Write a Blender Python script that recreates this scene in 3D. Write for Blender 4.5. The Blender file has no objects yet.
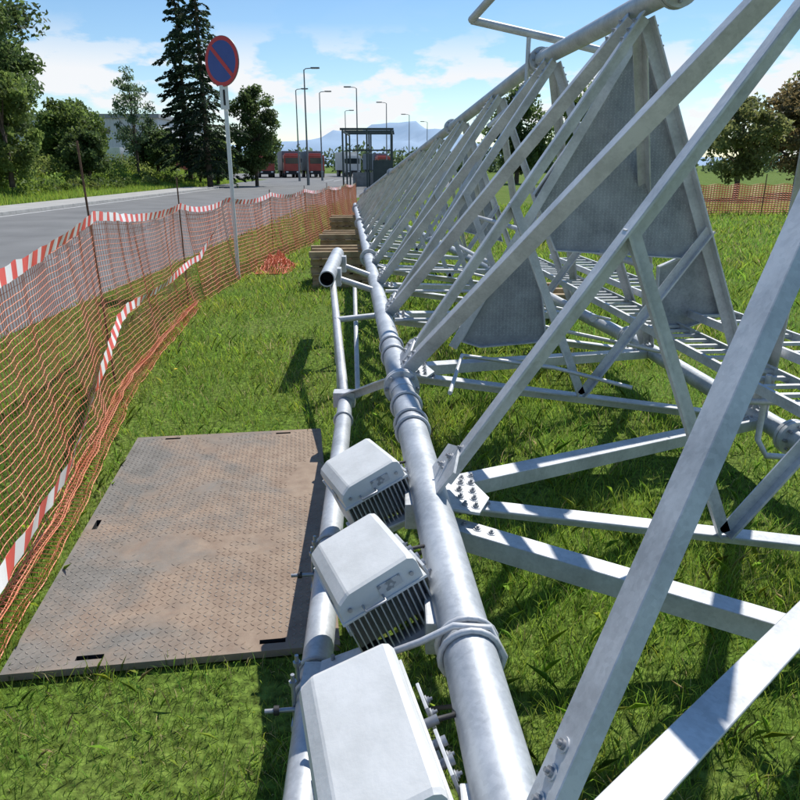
import bpy, bmesh, math, random
import numpy as np
from mathutils import Vector, Matrix, noise
random.seed(7); rng=np.random.default_rng(7)
scene=bpy.context.scene
scene.view_settings.view_transform='Standard'
scene.view_settings.look='None'
scene.view_settings.exposure=0

# ---------------------------------------------------------------- materials
def new_mat(name):
    m=bpy.data.materials.new(name); m.use_nodes=True
    nt=m.node_tree; b=nt.nodes['Principled BSDF']
    return m,nt,b
def mat(name,c1,c2=None,scale=5.0,rough=0.6,metal=0.0,bump=0.0,bscale=None,detail=4,lo=.35,hi=.65,spec=.5):
    m,nt,b=new_mat(name)
    b.inputs['Roughness'].default_value=rough; b.inputs['Metallic'].default_value=metal
    b.inputs['Specular IOR Level'].default_value=spec
    tc=nt.nodes.new('ShaderNodeTexCoord')
    if c2 is None: c2=tuple(x*.8 for x in c1)
    n=nt.nodes.new('ShaderNodeTexNoise'); n.inputs['Scale'].default_value=scale; n.inputs['Detail'].default_value=detail
    nt.links.new(tc.outputs['Object'],n.inputs['Vector'])
    r=nt.nodes.new('ShaderNodeValToRGB')
    r.color_ramp.elements[0].position=lo; r.color_ramp.elements[1].position=hi
    r.color_ramp.elements[0].color=(*c1,1); r.color_ramp.elements[1].color=(*c2,1)
    nt.links.new(n.outputs['Fac'],r.inputs['Fac']); nt.links.new(r.outputs['Color'],b.inputs['Base Color'])
    if bump>0:
        n2=nt.nodes.new('ShaderNodeTexNoise'); n2.inputs['Scale'].default_value=bscale or scale*8; n2.inputs['Detail'].default_value=6
        nt.links.new(tc.outputs['Object'],n2.inputs['Vector'])
        bp=nt.nodes.new('ShaderNodeBump'); bp.inputs['Strength'].default_value=bump; bp.inputs['Distance'].default_value=.02
        nt.links.new(n2.outputs['Fac'],bp.inputs['Height']); nt.links.new(bp.outputs['Normal'],b.inputs['Normal'])
    return m

def galv(name,c1,c2,metal=.45):
    m,nt,b=new_mat(name)
    tc=nt.nodes.new('ShaderNodeTexCoord')
    v=nt.nodes.new('ShaderNodeTexVoronoi'); v.inputs['Scale'].default_value=90
    n=nt.nodes.new('ShaderNodeTexNoise'); n.inputs['Scale'].default_value=6; n.inputs['Detail'].default_value=8
    n5=nt.nodes.new('ShaderNodeTexNoise'); n5.inputs['Scale'].default_value=38; n5.inputs['Detail'].default_value=8; n5.inputs['Roughness'].default_value=.7
    for q in (v,n,n5): nt.links.new(tc.outputs['Object'],q.inputs['Vector'])
    sep=nt.nodes.new('ShaderNodeSeparateColor'); nt.links.new(v.outputs['Color'],sep.inputs['Color'])
    mx=nt.nodes.new('ShaderNodeMath'); mx.operation='MULTIPLY_ADD'; mx.inputs[1].default_value=.13
    nt.links.new(sep.outputs[0],mx.inputs[0]); nt.links.new(n.outputs['Fac'],mx.inputs[2])
    m3=nt.nodes.new('ShaderNodeMath'); m3.operation='MULTIPLY_ADD'; m3.inputs[1].default_value=.5; nt.links.new(n5.outputs['Fac'],m3.inputs[0]); nt.links.new(mx.outputs[0],m3.inputs[2])
    r=nt.nodes.new('ShaderNodeValToRGB'); r.color_ramp.elements[0].position=.55; r.color_ramp.elements[1].position=1.0
    r.color_ramp.elements[0].color=(*c1,1); r.color_ramp.elements[1].color=(*c2,1)
    nt.links.new(m3.outputs[0],r.inputs['Fac']); nt.links.new(r.outputs['Color'],b.inputs['Base Color'])
    mr=nt.nodes.new('ShaderNodeMapRange'); mr.inputs['To Min'].default_value=.36; mr.inputs['To Max'].default_value=.66
    nt.links.new(n5.outputs['Fac'],mr.inputs['Value']); nt.links.new(mr.outputs['Result'],b.inputs['Roughness'])
    b.inputs['Metallic'].default_value=metal
    bp=nt.nodes.new('ShaderNodeBump'); bp.inputs['Strength'].default_value=.15; bp.inputs['Distance'].default_value=.003
    nt.links.new(n5.outputs['Fac'],bp.inputs['Height']); nt.links.new(bp.outputs['Normal'],b.inputs['Normal'])
    return m
M_GALV=galv('galvanised_steel',(.40,.415,.43),(.64,.655,.67),.28)
M_PIPE=galv('galvanised_pipe',(.36,.385,.41),(.58,.605,.63),.4)
M_PLATE=galv('weathered_galvanised_plate',(.18,.195,.205),(.36,.38,.39),.3)
M_BOLT=mat('bolt_steel',(.30,.31,.33),(.42,.43,.45),30,.4,.6)
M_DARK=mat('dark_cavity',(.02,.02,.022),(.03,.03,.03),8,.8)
M_BLACK=mat('black_rubber',(.02,.02,.022),(.035,.035,.035),8,.6)
M_WHITE=mat('radio_unit_paint',(.60,.61,.595),(.70,.71,.70),9,.45,0,.06,60,detail=9)
M_LABEL=mat('printed_label',(.25,.26,.27),(.5,.5,.5),60,.5,lo=.45,hi=.5)
M_FIN=mat('cast_fin_paint',(.46,.47,.47),(.54,.55,.55),8,.55)
M_WOOD=mat('timber',(.27,.19,.105),(.45,.34,.2),6,.85,0,.3,30)
M_REBAR=mat('rusty_rebar',(.13,.06,.035),(.2,.11,.07),20,.85,0,.3,200)
M_ORANGE=mat('orange_plastic_net',(.78,.24,.12),(.84,.33,.19),3,.5)
M_TRED=mat('tape_red',(.66,.08,.06),(.74,.12,.09),5,.4)
M_TWHITE=mat('tape_white',(.72,.71,.69),(.8,.8,.78),5,.4)
M_SBLUE=mat('sign_blue',(.015,.05,.26),(.02,.06,.30),5,.35)
M_SRED=mat('sign_red',(.55,.015,.02),(.6,.02,.025),5,.35)
M_ROAD=mat('asphalt',(.15,.15,.147),(.20,.20,.195),.6,.9,0,.4,60,8)
M_PAVE=mat('pavement_concrete',(.36,.35,.33),(.44,.43,.40),1.5,.9,0,.2,30)
M_KERB=mat('kerb_stone',(.38,.37,.35),(.48,.47,.44),4,.9,0,.2,30)
M_LINE=mat('road_paint',(.5,.5,.48),(.65,.65,.63),5,.7)
M_TRUNK=mat('bark',(.07,.05,.035),(.13,.10,.07),5,.95,0,.5,20)
M_DGREEN=mat('dark_painted_steel',(.03,.05,.05),(.045,.065,.065),3,.5)
M_LAMP=mat('lamp_post_steel',(.18,.19,.2),(.25,.26,.27),3,.5,.3)
M_CLAD=mat('white_cladding',(.60,.61,.62),(.68,.69,.69),.2,.6)
M_ROOF=mat('grey_roof',(.26,.27,.28),(.30,.31,.32),.3,.6)
M_GLASS=mat('dark_glass',(.02,.03,.04),(.03,.04,.05),2,.1)
M_TRUCKR=mat('truck_red_paint',(.36,.05,.035),(.44,.07,.05),1,.4)
M_TRUCKW=mat('truck_white_body',(.56,.56,.54),(.66,.66,.64),1,.45)
M_TRUCKG=mat('truck_grey_tarp',(.12,.15,.18),(.16,.19,.22),1,.6)
M_HILL=mat('mountain_painted_haze',(.26,.38,.52),(.34,.46,.60),.003,1)  # pale blue is aerial haze painted into the mountains' base colour
M_DAND=mat('dandelion_yellow',(.75,.55,.03),(.8,.62,.05),9,.7)

def leaf_mat(name,trans=.35,rough=.6,val=1.7):
    m=bpy.data.materials.new(name); m.use_nodes=True; nt=m.node_tree; nt.nodes.clear()
    o=nt.nodes.new('ShaderNodeOutputMaterial'); a=nt.nodes.new('ShaderNodeAttribute'); a.attribute_name='Col'
    d=nt.nodes.new('ShaderNodeBsdfPrincipled'); d.inputs['Roughness'].default_value=rough; d.inputs['Specular IOR Level'].default_value=.3
    t=nt.nodes.new('ShaderNodeBsdfTranslucent'); mx=nt.nodes.new('ShaderNodeMixShader'); mx.inputs[0].default_value=trans
    nt.links.new(a.outputs['Color'],d.inputs['Base Color'])
    hs=nt.nodes.new('ShaderNodeHueSaturation'); hs.inputs['Value'].default_value=val; hs.inputs['Hue'].default_value=.485
    nt.links.new(a.outputs['Color'],hs.inputs['Color']); nt.links.new(hs.outputs['Color'],t.inputs['Color'])
    nt.links.new(d.outputs[0],mx.inputs[1]); nt.links.new(t.outputs[0],mx.inputs[2]); nt.links.new(mx.outputs[0],o.inputs['Surface'])
    return m
M_LEAF=leaf_mat('foliage',.45,.6,1.9); M_BLADE=leaf_mat('grass_blade',.45,.5,1.9)

# ---------------------------------------------------------------- builder
def empty(name,loc=(0,0,0)):
    e=bpy.data.objects.new(name,None); e.location=loc; scene.collection.objects.link(e); return e
class Bld:
    def __init__(s): s.V=[];s.F=[];s.M=[];s.S=[];s.mats=[]
    def mi(s,m):
        if m not in s.mats: s.mats.append(m)
        return s.mats.index(m)
    def add(s,vs,fs,m,smooth=False):
        o=len(s.V); s.V+= [tuple(v) for v in vs]; k=s.mi(m)
        for f in fs: s.F.append(tuple(i+o for i in f)); s.M.append(k); s.S.append(smooth)
    def frame(s,p1,p2,up=None):
        d=(Vector(p2)-Vector(p1)).normalized(); up=Vector(up) if up is not None else Vector((0,0,1))
        if abs(d.dot(up.normalized()))>.98: up=Vector((1,0,0))
        a=(up-d*up.dot(d)).normalized(); b=d.cross(a); return d,a,b
    def tube(s,p1,p2,r,m,n=16,caps=True,r2=None,openend=0):
        p1=Vector(p1);p2=Vector(p2);d,a,b=s.frame(p1,p2); r2=r if r2 is None else r2
        vs=[]
        for p,rr in((p1,r),(p2,r2)):
            for i in range(n):
                t=2*math.pi*i/n; vs.append(p+(a*math.cos(t)+b*math.sin(t))*rr)
        s.add(vs,[(i,(i+1)%n,n+(i+1)%n,n+i) for i in range(n)],m,True)
        if openend:
            q=p1+d*.25
            v2=vs[:n]+[p1+(v-p1)*.86 for v in vs[:n]]+[q+(v-p1)*.86 for v in vs[:n]]
            s.add(v2,[(i,n+i,n+(i+1)%n,(i+1)%n) for i in range(n)],m)
            s.add(v2,[(n+i,2*n+i,2*n+(i+1)%n,n+(i+1)%n) for i in range(n)]+[tuple(range(2*n,3*n))],M_DARK)
            s.add(vs[n:],[tuple(range(n))],m)
        elif caps:
            s.add(vs,[tuple(range(n-1,-1,-1)),tuple(range(n,2*n))],m)
    def path(s,pts,r,m,n=10,closed=False):
        P=[Vector(p) for p in pts]; N=len(P); vs=[]; pa=None
        for k in range(N):
            if closed: d=(P[(k+1)%N]-P[k-1]).normalized()
            else: d=(P[min(k+1,N-1)]-P[max(k-1,0)]).normalized()
            a=pa if pa is not None else (Vector((0,0,1)) if abs(d.z)<.9 else Vector((1,0,0)))
            a=(a-d*a.dot(d)).normalized(); pa=a; b=d.cross(a)
            rr=r[k] if isinstance(r,(list,tuple)) else r
            for i in range(n):
                t=2*math.pi*i/n; vs.append(P[k]+(a*math.cos(t)+b*math.sin(t))*rr)
        fs=[]
        for k in range(N if closed else N-1):
            k2=(k+1)%N
            for i in range(n): fs.append((k*n+i,k*n+(i+1)%n,k2*n+(i+1)%n,k2*n+i))
        s.add(vs,fs,m,True)
        if not closed: s.add(vs,[tuple(range(n-1,-1,-1)),tuple(range((N-1)*n,N*n))],m)
    def extr(s,p1,p2,poly,m,up=None):
        p1=Vector(p1);p2=Vector(p2);d,a,b=s.frame(p1,p2,up); n=len(poly)
        vs=[p1+b*x+a*y for x,y in poly]+[p2+b*x+a*y for x,y in poly]
        s.add(vs,[(i,(i+1)%n,n+(i+1)%n,n+i) for i in range(n)]+[tuple(range(n-1,-1,-1)),tuple(range(n,2*n))],m)
    def ang(s,p1,p2,w,up,m=None,t=.009,flip=1,dep=.8):
        m=m or M_GALV; h=w/2; c=.002
        poly=[(-h,-c),(-h+c,0),(h-c,0),(h,-c),(h,-t),(-h+t,-t),(-h+t,-w*dep),(-h,-w*dep)]
        if flip<0: poly=[(-x,y) for x,y in poly][::-1]
        s.extr(p1,p2,poly,m,up)
    def box(s,c,size,m,rot=None,bev=0,smooth=False):
        bm=bmesh.new(); bmesh.ops.create_cube(bm,size=1)
        bmesh.ops.scale(bm,vec=size,verts=bm.verts)
        if bev: bmesh.ops.bevel(bm,geom=bm.edges[:],offset=bev,segments=2,profile=.7,affect='EDGES')
        R=rot if rot is not None else Matrix.Identity(3)
        bm.verts.index_update()
        s.add([R@v.co+Vector(c) for v in bm.verts],[[v.index for v in f.verts] for f in bm.faces],m,smooth); bm.free()
    def hexbolt(s,p,nrm,r=.014,h=.018):
        p=Vector(p); nrm=Vector(nrm).normalized()
        s.tube(p,p+nrm*.003,r*1.5,M_GALV,12); s.tube(p,p+nrm*h*.7,r,M_BOLT,6); s.tube(p,p+nrm*h*1.25,r*.5,M_BOLT,8)
    def ring(s,c,d,r,rr,m,n=20):
        c=Vector(c); d=Vector(d).normalized(); a=(Vector((0,0,1))-d*d.z).normalized(); b=d.cross(a)
        s.path([c+(a*math.cos(2*math.pi*i/n)+b*math.sin(2*math.pi*i/n))*r for i in range(n)],rr,m,8,True)
    def obj(s,name,parent=None,loc=None,rot=None):
        me=bpy.data.meshes.new(name); me.from_pydata(s.V,[],s.F)
        for m in s.mats: me.materials.append(m)
        me.polygons.foreach_set('material_index',s.M); me.polygons.foreach_set('use_smooth',s.S); me.update()
        o=bpy.data.objects.new(name,me); scene.collection.objects.link(o)
        if parent: o.parent=parent
        if loc is not None: o.location=loc
        if rot is not None: o.rotation_euler=rot
        return o

def npmesh(name,verts,k,cols,m,parent=None):
    N=len(verts); me=bpy.data.meshes.new(name)
    me.vertices.add(N*k); me.vertices.foreach_set('co',verts.reshape(-1).astype(np.float32))
    me.loops.add(N*k); me.loops.foreach_set('vertex_index',np.arange(N*k,dtype=np.int32))
    me.polygons.add(N); me.polygons.foreach_set('loop_start',(np.arange(N)*k).astype(np.int32))
    me.update(calc_edges=True)
    ca=me.color_attributes.new('Col','FLOAT_COLOR','POINT')
    c=cols if cols.ndim==3 else np.repeat(cols[:,None,:],k,1)
    c4=np.ones((N,k,4),np.float32); c4[...,:3]=c; ca.data.foreach_set('color',c4.reshape(-1))
    me.materials.append(m)
    o=bpy.data.objects.new(name,me); scene.collection.objects.link(o)
    if parent: o.parent=parent
    return o

# ---------------------------------------------------------------- ground
def sheet(name,pts,z,m):
    me=bpy.data.meshes.new(name); me.from_pydata([(x,y,z) for x,y in pts],[],[tuple(range(len(pts)))]); me.materials.append(m)
    o=bpy.data.objects.new(name,me); scene.collection.objects.link(o); return o
def ground_mat():
    m,nt,b=new_mat('lawn_soil_and_turf'); b.inputs['Roughness'].default_value=1; b.inputs['Specular IOR Level'].default_value=.1
    tc=nt.nodes.new('ShaderNodeTexCoord')
    def nz(sc,de=6):
        n=nt.nodes.new('ShaderNodeTexNoise'); n.inputs['Scale'].default_value=sc; n.inputs['Detail'].default_value=de
        nt.links.new(tc.outputs['Object'],n.inputs['Vector']); return n
    n1=nz(.7); n2=nz(26,9)
    r1=nt.nodes.new('ShaderNodeValToRGB'); r1.color_ramp.elements[0].position=.35; r1.color_ramp.elements[1].position=.7
    r1.color_ramp.elements[0].color=(.135,.225,.035,1); r1.color_ramp.elements[1].color=(.205,.265,.065,1)
    nt.links.new(n1.outputs['Fac'],r1.inputs['Fac'])
    r2=nt.nodes.new('ShaderNodeValToRGB'); r2.color_ramp.elements[0].position=.35; r2.color_ramp.elements[1].position=.65
    r2.color_ramp.elements[0].color=(.35,.35,.35,1); r2.color_ramp.elements[1].color=(1.1,1.1,1.05,1)
    nt.links.new(n2.outputs['Fac'],r2.inputs['Fac'])
    mm=nt.nodes.new('ShaderNodeMixRGB'); mm.blend_type='MULTIPLY'; mm.inputs[0].default_value=1
    nt.links.new(r1.outputs[0],mm.inputs[1]); nt.links.new(r2.outputs[0],mm.inputs[2]); nt.links.new(mm.outputs[0],b.inputs['Base Color'])
    bp=nt.nodes.new('ShaderNodeBump'); bp.inputs['Strength'].default_value=.7; bp.inputs['Distance'].default_value=.05
    nt.links.new(n2.outputs['Fac'],bp.inputs['Height']); nt.links.new(bp.outputs['Normal'],b.inputs['Normal'])
    return m
M_GROUND=ground_mat()
S=7000
sheet('ground',[(-S,-S),(S,-S),(S,S),(-S,S)],0,M_GROUND)
sheet('road',[(-15,-40),(-4.7,-40),(-4.3,20),(-3.2,40),(8,75),(8,170),(-40,170),(-40,110),(-15,60)],.004,M_ROAD)
mk=Bld()
mk.add([(-14.75,-40,.008),(-14.6,-40,.008),(-14.6,62,.008),(-14.75,62,.008)],[(0,1,2,3)],M_LINE)
for i in range(14): mk.add([(-9+i*1.1,86,.008),(-8.88+i*1.1,86,.008),(-8.88+i*1.1,98,.008),(-9+i*1.1,98,.008)],[(0,1,2,3)],M_LINE)
mk.obj('road_markings')
b=Bld(); 
for i in range(-40,60): b.box((-15.08,i+.5,.06),(.16,.985,.14),M_KERB,bev=.01)
b.obj('kerb')
b=Bld(); b.box((-16.4,10,.055),(2.45,100,.11),M_PAVE); b.obj('pavement')
b=Bld(); nx,ny=14,60; vs=[]
for j in range(ny):
    for i in range(nx):
        x=-17.66-i*2.2; y=-40+j*2.6; u=min(1,i/4); z=.02+1.5*(3*u*u-2*u**3)+(.25*noise.noise((x*.3,y*.3,0)) if i else 0)
        if y>80: z*=max(0,1-(y-80)/20)
        vs.append((x,y,z))
b.add(vs,[(j*nx+i,j*nx+i+1,(j+1)*nx+i+1,(j+1)*nx+i) for j in range(ny-1) for i in range(nx-1)],M_GROUND,True); b.obj('grass_bank')
def bank_z(x):
    u=min(1,max(0,(-17.66-x)/8.8)); return .02+1.5*(3*u*u-2*u**3)

# ---------------------------------------------------------------- grass blades
matO=Vector((-1.46,2.07)); aL=math.radians(8); LA=Vector((-math.sin(aL),math.cos(aL))); WA=Vector((math.cos(aL),math.sin(aL)))
ML,MW=2.35,1.24
def blades():
    zones=[(.6,3.5,5600,.050,.0030),(3.5,6.5,2800,.056,.0044),(6.5,11,1050,.062,.0075),(11,18,350,.07,.014),(18,34,110,.08,.026)]
    out=[];cols=[]
    for y0,y1,den,h,w in zones:
        xa=max(-(.68*y1+1.0),-4.35); xb=.72*y1+1.2
        n=int((y1-y0)*(xb-xa)*den); x=rng.uniform(xa,xb,n); y=rng.uniform(y0,y1,n)
        keep=(x>-(.68*y+1.0))&(x<.72*y+1.2)
        rx=x-matO.x; ry=y-matO.y; u=rx*WA.x+ry*WA.y; v=rx*LA.x+ry*LA.y
        keep&=~((u>-.012)&(u<MW+.01)&(v>-.008)&(v<ML+.01))
        x=x[keep];y=y[keep]; n=len(x)
        f=np.sin(x*2.1+1.3*np.sin(y*1.7))*.5+np.sin(y*2.9+1.1*np.sin(x*3.1+1))*.5
        g=np.sin(x*7.3+2*np.sin(y*5.1+2))*np.sin(y*8.7+1.5*np.sin(x*6.3))
        q=np.sin(x*1.3+2.1*np.sin(y*.9+.5))*np.sin(y*1.1+1.7*np.sin(x*1.6))
        k=rng.random(n)<np.clip(.84+.15*f+.22*g,.25,1); x=x[k];y=y[k];f=f[k];g=g[k];q=q[k]; n=len(x)
        under=np.clip((x-(.25-.075*y))/.5,0,1)
        hh=h*(.4+rng.random(n)**1.8*1.4)*(1+.25*f+.3*g)*(1+.45*under); a=rng.uniform(0,2*np.pi,n); ww=w*rng.uniform(.6,1.3,n)
        lean=rng.uniform(.15,1.1,n)*hh; la=rng.uniform(0,2*np.pi,n)
        dx=np.cos(a)*ww/2; dy=np.sin(a)*ww/2; lx=np.cos(la)*lean; ly=np.sin(la)*lean
        z0=np.zeros(n)
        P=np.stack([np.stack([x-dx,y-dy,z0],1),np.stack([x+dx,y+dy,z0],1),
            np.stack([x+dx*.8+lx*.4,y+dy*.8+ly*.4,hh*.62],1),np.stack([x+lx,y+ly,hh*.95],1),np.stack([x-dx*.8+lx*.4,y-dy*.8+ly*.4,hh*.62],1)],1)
        c=np.stack([.165+.09*rng.random(n)+.03*f+.02*q,.275+.11*rng.random(n)+.02*f,.032+.035*rng.random(n)],1)
        dry=rng.random(n)<np.clip(.05+.09*g+.06*q,.02,.3); c[dry]=np.array([.46,.40,.20])*rng.uniform(.6,1.1,(dry.sum(),1))
        dk=rng.random(n)<.18; c[dk]*=.55
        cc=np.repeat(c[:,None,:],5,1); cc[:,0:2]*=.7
        out.append(P); cols.append(cc)
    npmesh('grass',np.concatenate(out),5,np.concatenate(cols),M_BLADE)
    b=Bld(); r=random.Random(5)
    for i in range(60):
        y=r.uniform(1.6,13); x=r.uniform(-.5*y,.7*y)
        rx=x-matO.x; ry=y-matO.y; u=rx*WA.x+ry*WA.y; v=rx*LA.x+ry*LA.y
        if -.08<u<MW+.08 and -.08<v<ML+.08: continue
        if i%4==0: b.tube((x,y,0),(x,y,.06),.0015,M_GROUND,5); b.tube((x,y,.06),(x,y,.068),.011,M_DAND,9,r2=.014)
        for k in range(6):
            a=r.uniform(0,6.28); L=r.uniform(.03,.07); c_,s_=math.cos(a),math.sin(a)
            b.add([(x,y,.02),(x+c_*L*.5-s_*.009,y+s_*L*.5+c_*.009,.045),(x+c_*L,y+s_*L,.035),(x+c_*L*.5+s_*.009,y+s_*L*.5-c_*.009,.045)],[(0,1,2,3)],M_GROUND)
    b.obj('lawn_weeds')
blades()

# ---------------------------------------------------------------- ground protection mat
def mat_surface():
    m,nt,b=new_mat('muddy_composite_panel'); b.inputs['Roughness'].default_value=.85; b.inputs['Specular IOR Level'].default_value=.3
    tc=nt.nodes.new('ShaderNodeTexCoord')
    def nz(sc,de,dist=0,off=0):
        mp=nt.nodes.new('ShaderNodeMapping'); mp.inputs['Location'].default_value=(off,off,0)
        n=nt.nodes.new('ShaderNodeTexNoise'); n.inputs['Scale'].default_value=sc; n.inputs['Detail'].default_value=de; n.inputs['Distortion'].default_value=dist
        n.inputs['Roughness'].default_value=.62
        nt.links.new(tc.outputs['Object'],mp.inputs[0]); nt.links.new(mp.outputs[0],n.inputs['Vector']); return n
    def ramp(src,lo,hi,c1,c2):
        r=nt.nodes.new('ShaderNodeValToRGB'); r.color_ramp.elements[0].position=lo; r.color_ramp.elements[1].position=hi
        r.color_ramp.elements[0].color=(*c1,1); r.color_ramp.elements[1].color=(*c2,1); nt.links.new(src,r.inputs['Fac']); return r
    base=ramp(nz(7,12).outputs['Fac'],.3,.7,(.145,.138,.122),(.245,.23,.205))
    sand=ramp(nz(12,12,0,4).outputs['Fac'],.3,.7,(.255,.18,.13),(.37,.28,.205))
    sx=nt.nodes.new('ShaderNodeSeparateXYZ'); nt.links.new(tc.outputs['Object'],sx.inputs[0])
    n3=nz(2.3,12,.5,3.1)
    ma=nt.nodes.new('ShaderNodeMath'); ma.operation='MULTIPLY_ADD'; ma.inputs[1].default_value=.24; nt.links.new(sx.outputs[0],ma.inputs[0]); nt.links.new(n3.outputs['Fac'],ma.inputs[2])
    mb=nt.nodes.new('ShaderNodeMath'); mb.operation='MULTIPLY_ADD'; mb.inputs[1].default_value=-.01; nt.links.new(sx.outputs[1],mb.inputs[0]); nt.links.new(ma.outputs[0],mb.inputs[2])
    mk=ramp(mb.outputs[0],.48,.70,(.04,.04,.04),(.92,.92,.92))
    mx=nt.nodes.new('ShaderNodeMixRGB'); nt.links.new(mk.outputs[0],mx.inputs[0]); nt.links.new(base.outputs[0],mx.inputs[1]); nt.links.new(sand.outputs[0],mx.inputs[2])
    nt.links.new(mx.outputs[0],b.inputs['Base Color'])
    n4=nz(60,6); bp=nt.nodes.new('ShaderNodeBump'); bp.inputs['Strength'].default_value=.4; bp.inputs['Distance'].default_value=.004
    nt.links.new(n4.outputs['Fac'],bp.inputs['Height']); nt.links.new(bp.outputs['Normal'],b.inputs['Normal'])
    return m
M_MAT=mat_surface()
M_TREAD=mat('worn_tread',(.21,.20,.18),(.33,.29,.24),5,.75)
def build_mat():
    b=Bld(); holes=[(.30,.055,.10,.026),(.98,.055,.10,.026),(.24,ML-.055,.10,.026),(.98,ML-.055,.10,.026),(.05,1.12,.026,.10)]
    hs=[(cx-w/2,cx+w/2,cy-h/2,cy+h/2) for cx,cy,w,h in holes]
    X=sorted({0,MW}|{h[0] for h in hs}|{h[1] for h in hs}); Y=sorted({0,ML}|{h[2] for h in hs}|{h[3] for h in hs})
    inh=lambda x,y,m=0: any(h[0]-m<x<h[1]+m and h[2]-m<y<h[3]+m for h in hs)
    T=.03
    for i in range(len(X)-1):
        for j in range(len(Y)-1):
            x0,x1,y0,y1=X[i],X[i+1],Y[j],Y[j+1]; solid=not inh((x0+x1)/2,(y0+y1)/2)
            if solid: b.add([(x0,y0,T),(x1,y0,T),(x1,y1,T),(x0,y1,T)],[(0,1,2,3)],M_MAT)
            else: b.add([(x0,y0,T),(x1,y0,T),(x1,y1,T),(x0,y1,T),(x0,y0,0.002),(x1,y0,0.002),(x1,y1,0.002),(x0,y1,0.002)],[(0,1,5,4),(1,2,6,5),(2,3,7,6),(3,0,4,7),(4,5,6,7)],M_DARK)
    b.add([(0,0,0),(MW,0,0),(MW,ML,0),(0,ML,0),(0,0,T),(MW,0,T),(MW,ML,T),(0,ML,T)],[(0,1,5,4),(1,2,6,5),(2,3,7,6),(3,0,4,7)],M_MAT)
    p=.028
    for i in range(1,int(MW/p)):
        for j in range(1,int(ML/p)):
            x=i*p;y=j*p
            if inh(x,y,.02): continue
            nn=noise.noise((x*3,y*3,7))+.4*noise.noise((x*14,y*14,2))
            if nn>.36: continue
            a=math.radians(45 if (i+j)%2 else -45); ca,sa=math.cos(a),math.sin(a)
            L,W,H=.0135,.0042,.0022
            q=[(-L,0),(0,-W),(L,0),(0,W)]
            vs=[(x+u*ca-v*sa,y+u*sa+v*ca,T) for u,v in q]+[(x+.6*(u*ca-v*sa),y+.6*(u*sa+v*ca),T+H) for u,v in q]
            b.add(vs,[(k,(k+1)%4,4+(k+1)%4,4+k) for k in range(4)],M_MAT); b.add(vs,[(4,5,6,7)],M_TREAD if nn<.0 else M_MAT)
    b.obj('ground_protection_mat',loc=(matO.x,matO.y,.012),rot=(0,0,aL))
build_mat()

# ---------------------------------------------------------------- lattice tower
def wd(y): return 2.2 if y<6 else max(.3,2.2-.119*(y-6))
def A(y): return Vector((.28-.075*y,y,.65))
def Bp(y): w=wd(y); a=A(y); return Vector((a.x+.577*w,y,a.z+.877*w))
def C(y): w=wd(y); a=A(y); return Vector((a.x+w,y,a.z-.136*w))
tower=empty('lattice_tower')
nodes=[2.3,3.95,5.55,7.05,8.45,9.75,11.0,12.2,13.35,14.45,15.5,16.5,17.5,18.5,19.5,20.5,21.5]
nAB=Vector((-.835,0,.55)); nAC=Vector((.136,0,1)); nBC=Vector((.9,0,.42))
leg=Bld()
for f,r in((A,.068),(Bp,.055),(C,.06)):
    P=[f(y) for y in [-1.2,6,22.0]]
    for p,q in zip(P[:-1],P[1:]): leg.tube(p,q,r,M_PIPE,28)
    for y in (3.62,6.0,9.2,14.9,20) if f is not A else (3.62,9.2,14.9,20):
        c=f(y); d=(f(y+.1)-f(y)).normalized()
        for off in(-.028,.004): leg.tube(c+d*off,c+d*(off+.024),r*(1.45 if f is A and y<4 else 1.7),M_GALV,28)
        for i in range(8):
            t=i*math.pi/4; a=(Vector((0,0,1))-d*d.z).normalized(); bb=d.cross(a); q=c+(a*math.cos(t)+bb*math.sin(t))*r*1.25
            leg.tube(q-d*.05,q+d*.045,.009,M_BOLT,6)
        leg.tube(c-d*.16,c-d*.028,r*1.04,M_GALV,28); leg.tube(c+d*.03,c+d*.15,r*1.04,M_GALV,28)
leg.obj('legs',tower)
br=Bld()
def member(p,q,w,n,flip=1,off=.0,trim=.07,dep=.8):
    d=(q-p).normalized(); nn=(n-d*n.dot(d)).normalized()
    br.ang(p+d*trim+nn*off,q-d*trim+nn*off,w,n,flip=flip,dep=dep)
    if q.y<8:
        for s_ in(.10,.15,.20):
            for e_ in(p+d*(trim+s_-.05),q-d*(trim+s_-.05)): br.hexbolt(e_+nn*off,nn,.010,.013)
for i,y in enumerate(nodes):
    w=.08 if y<9 else .065
    ny=nodes[i+1] if i+1<len(nodes) else None
    member(A(y),Bp(y-.05),w,nAB,1,.012)
    member(A(y),C(y+.05),w,nAC,1,-.01)
    member(Bp(y),C(y),w*.9,nBC,1,.0)
    if ny:
        member(A(ny-.12),Bp(y+.08),w*1.1,nAB,-1,.03)
        member(A(y+.06),C(ny),w,nAC,-1,.012)
        member(C(ny),Bp(y+.1),w*.9,nBC,-1,.02)
        if y>4.5: member(A(y+.1),(Bp(y+.1)+Bp(ny))/2,.045,nAB,1,-.03)
        m1=(A(y)+Bp(y))/2; m2=(A(y)+C(y))/2; m3=(Bp(y)+C(y))/2
        br.ang(m1,m2,.05,(0,1,0)); br.ang(m2,m3,.05,(0,1,0))
member(A(.86),Bp(2.0),.078,nAB,-1,.035,dep=.5)
member(A(.80),C(2.75),.085,nAC,1,.05)
member(A(2.2),C(1.35),.09,nAC,-1,-.03)
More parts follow.
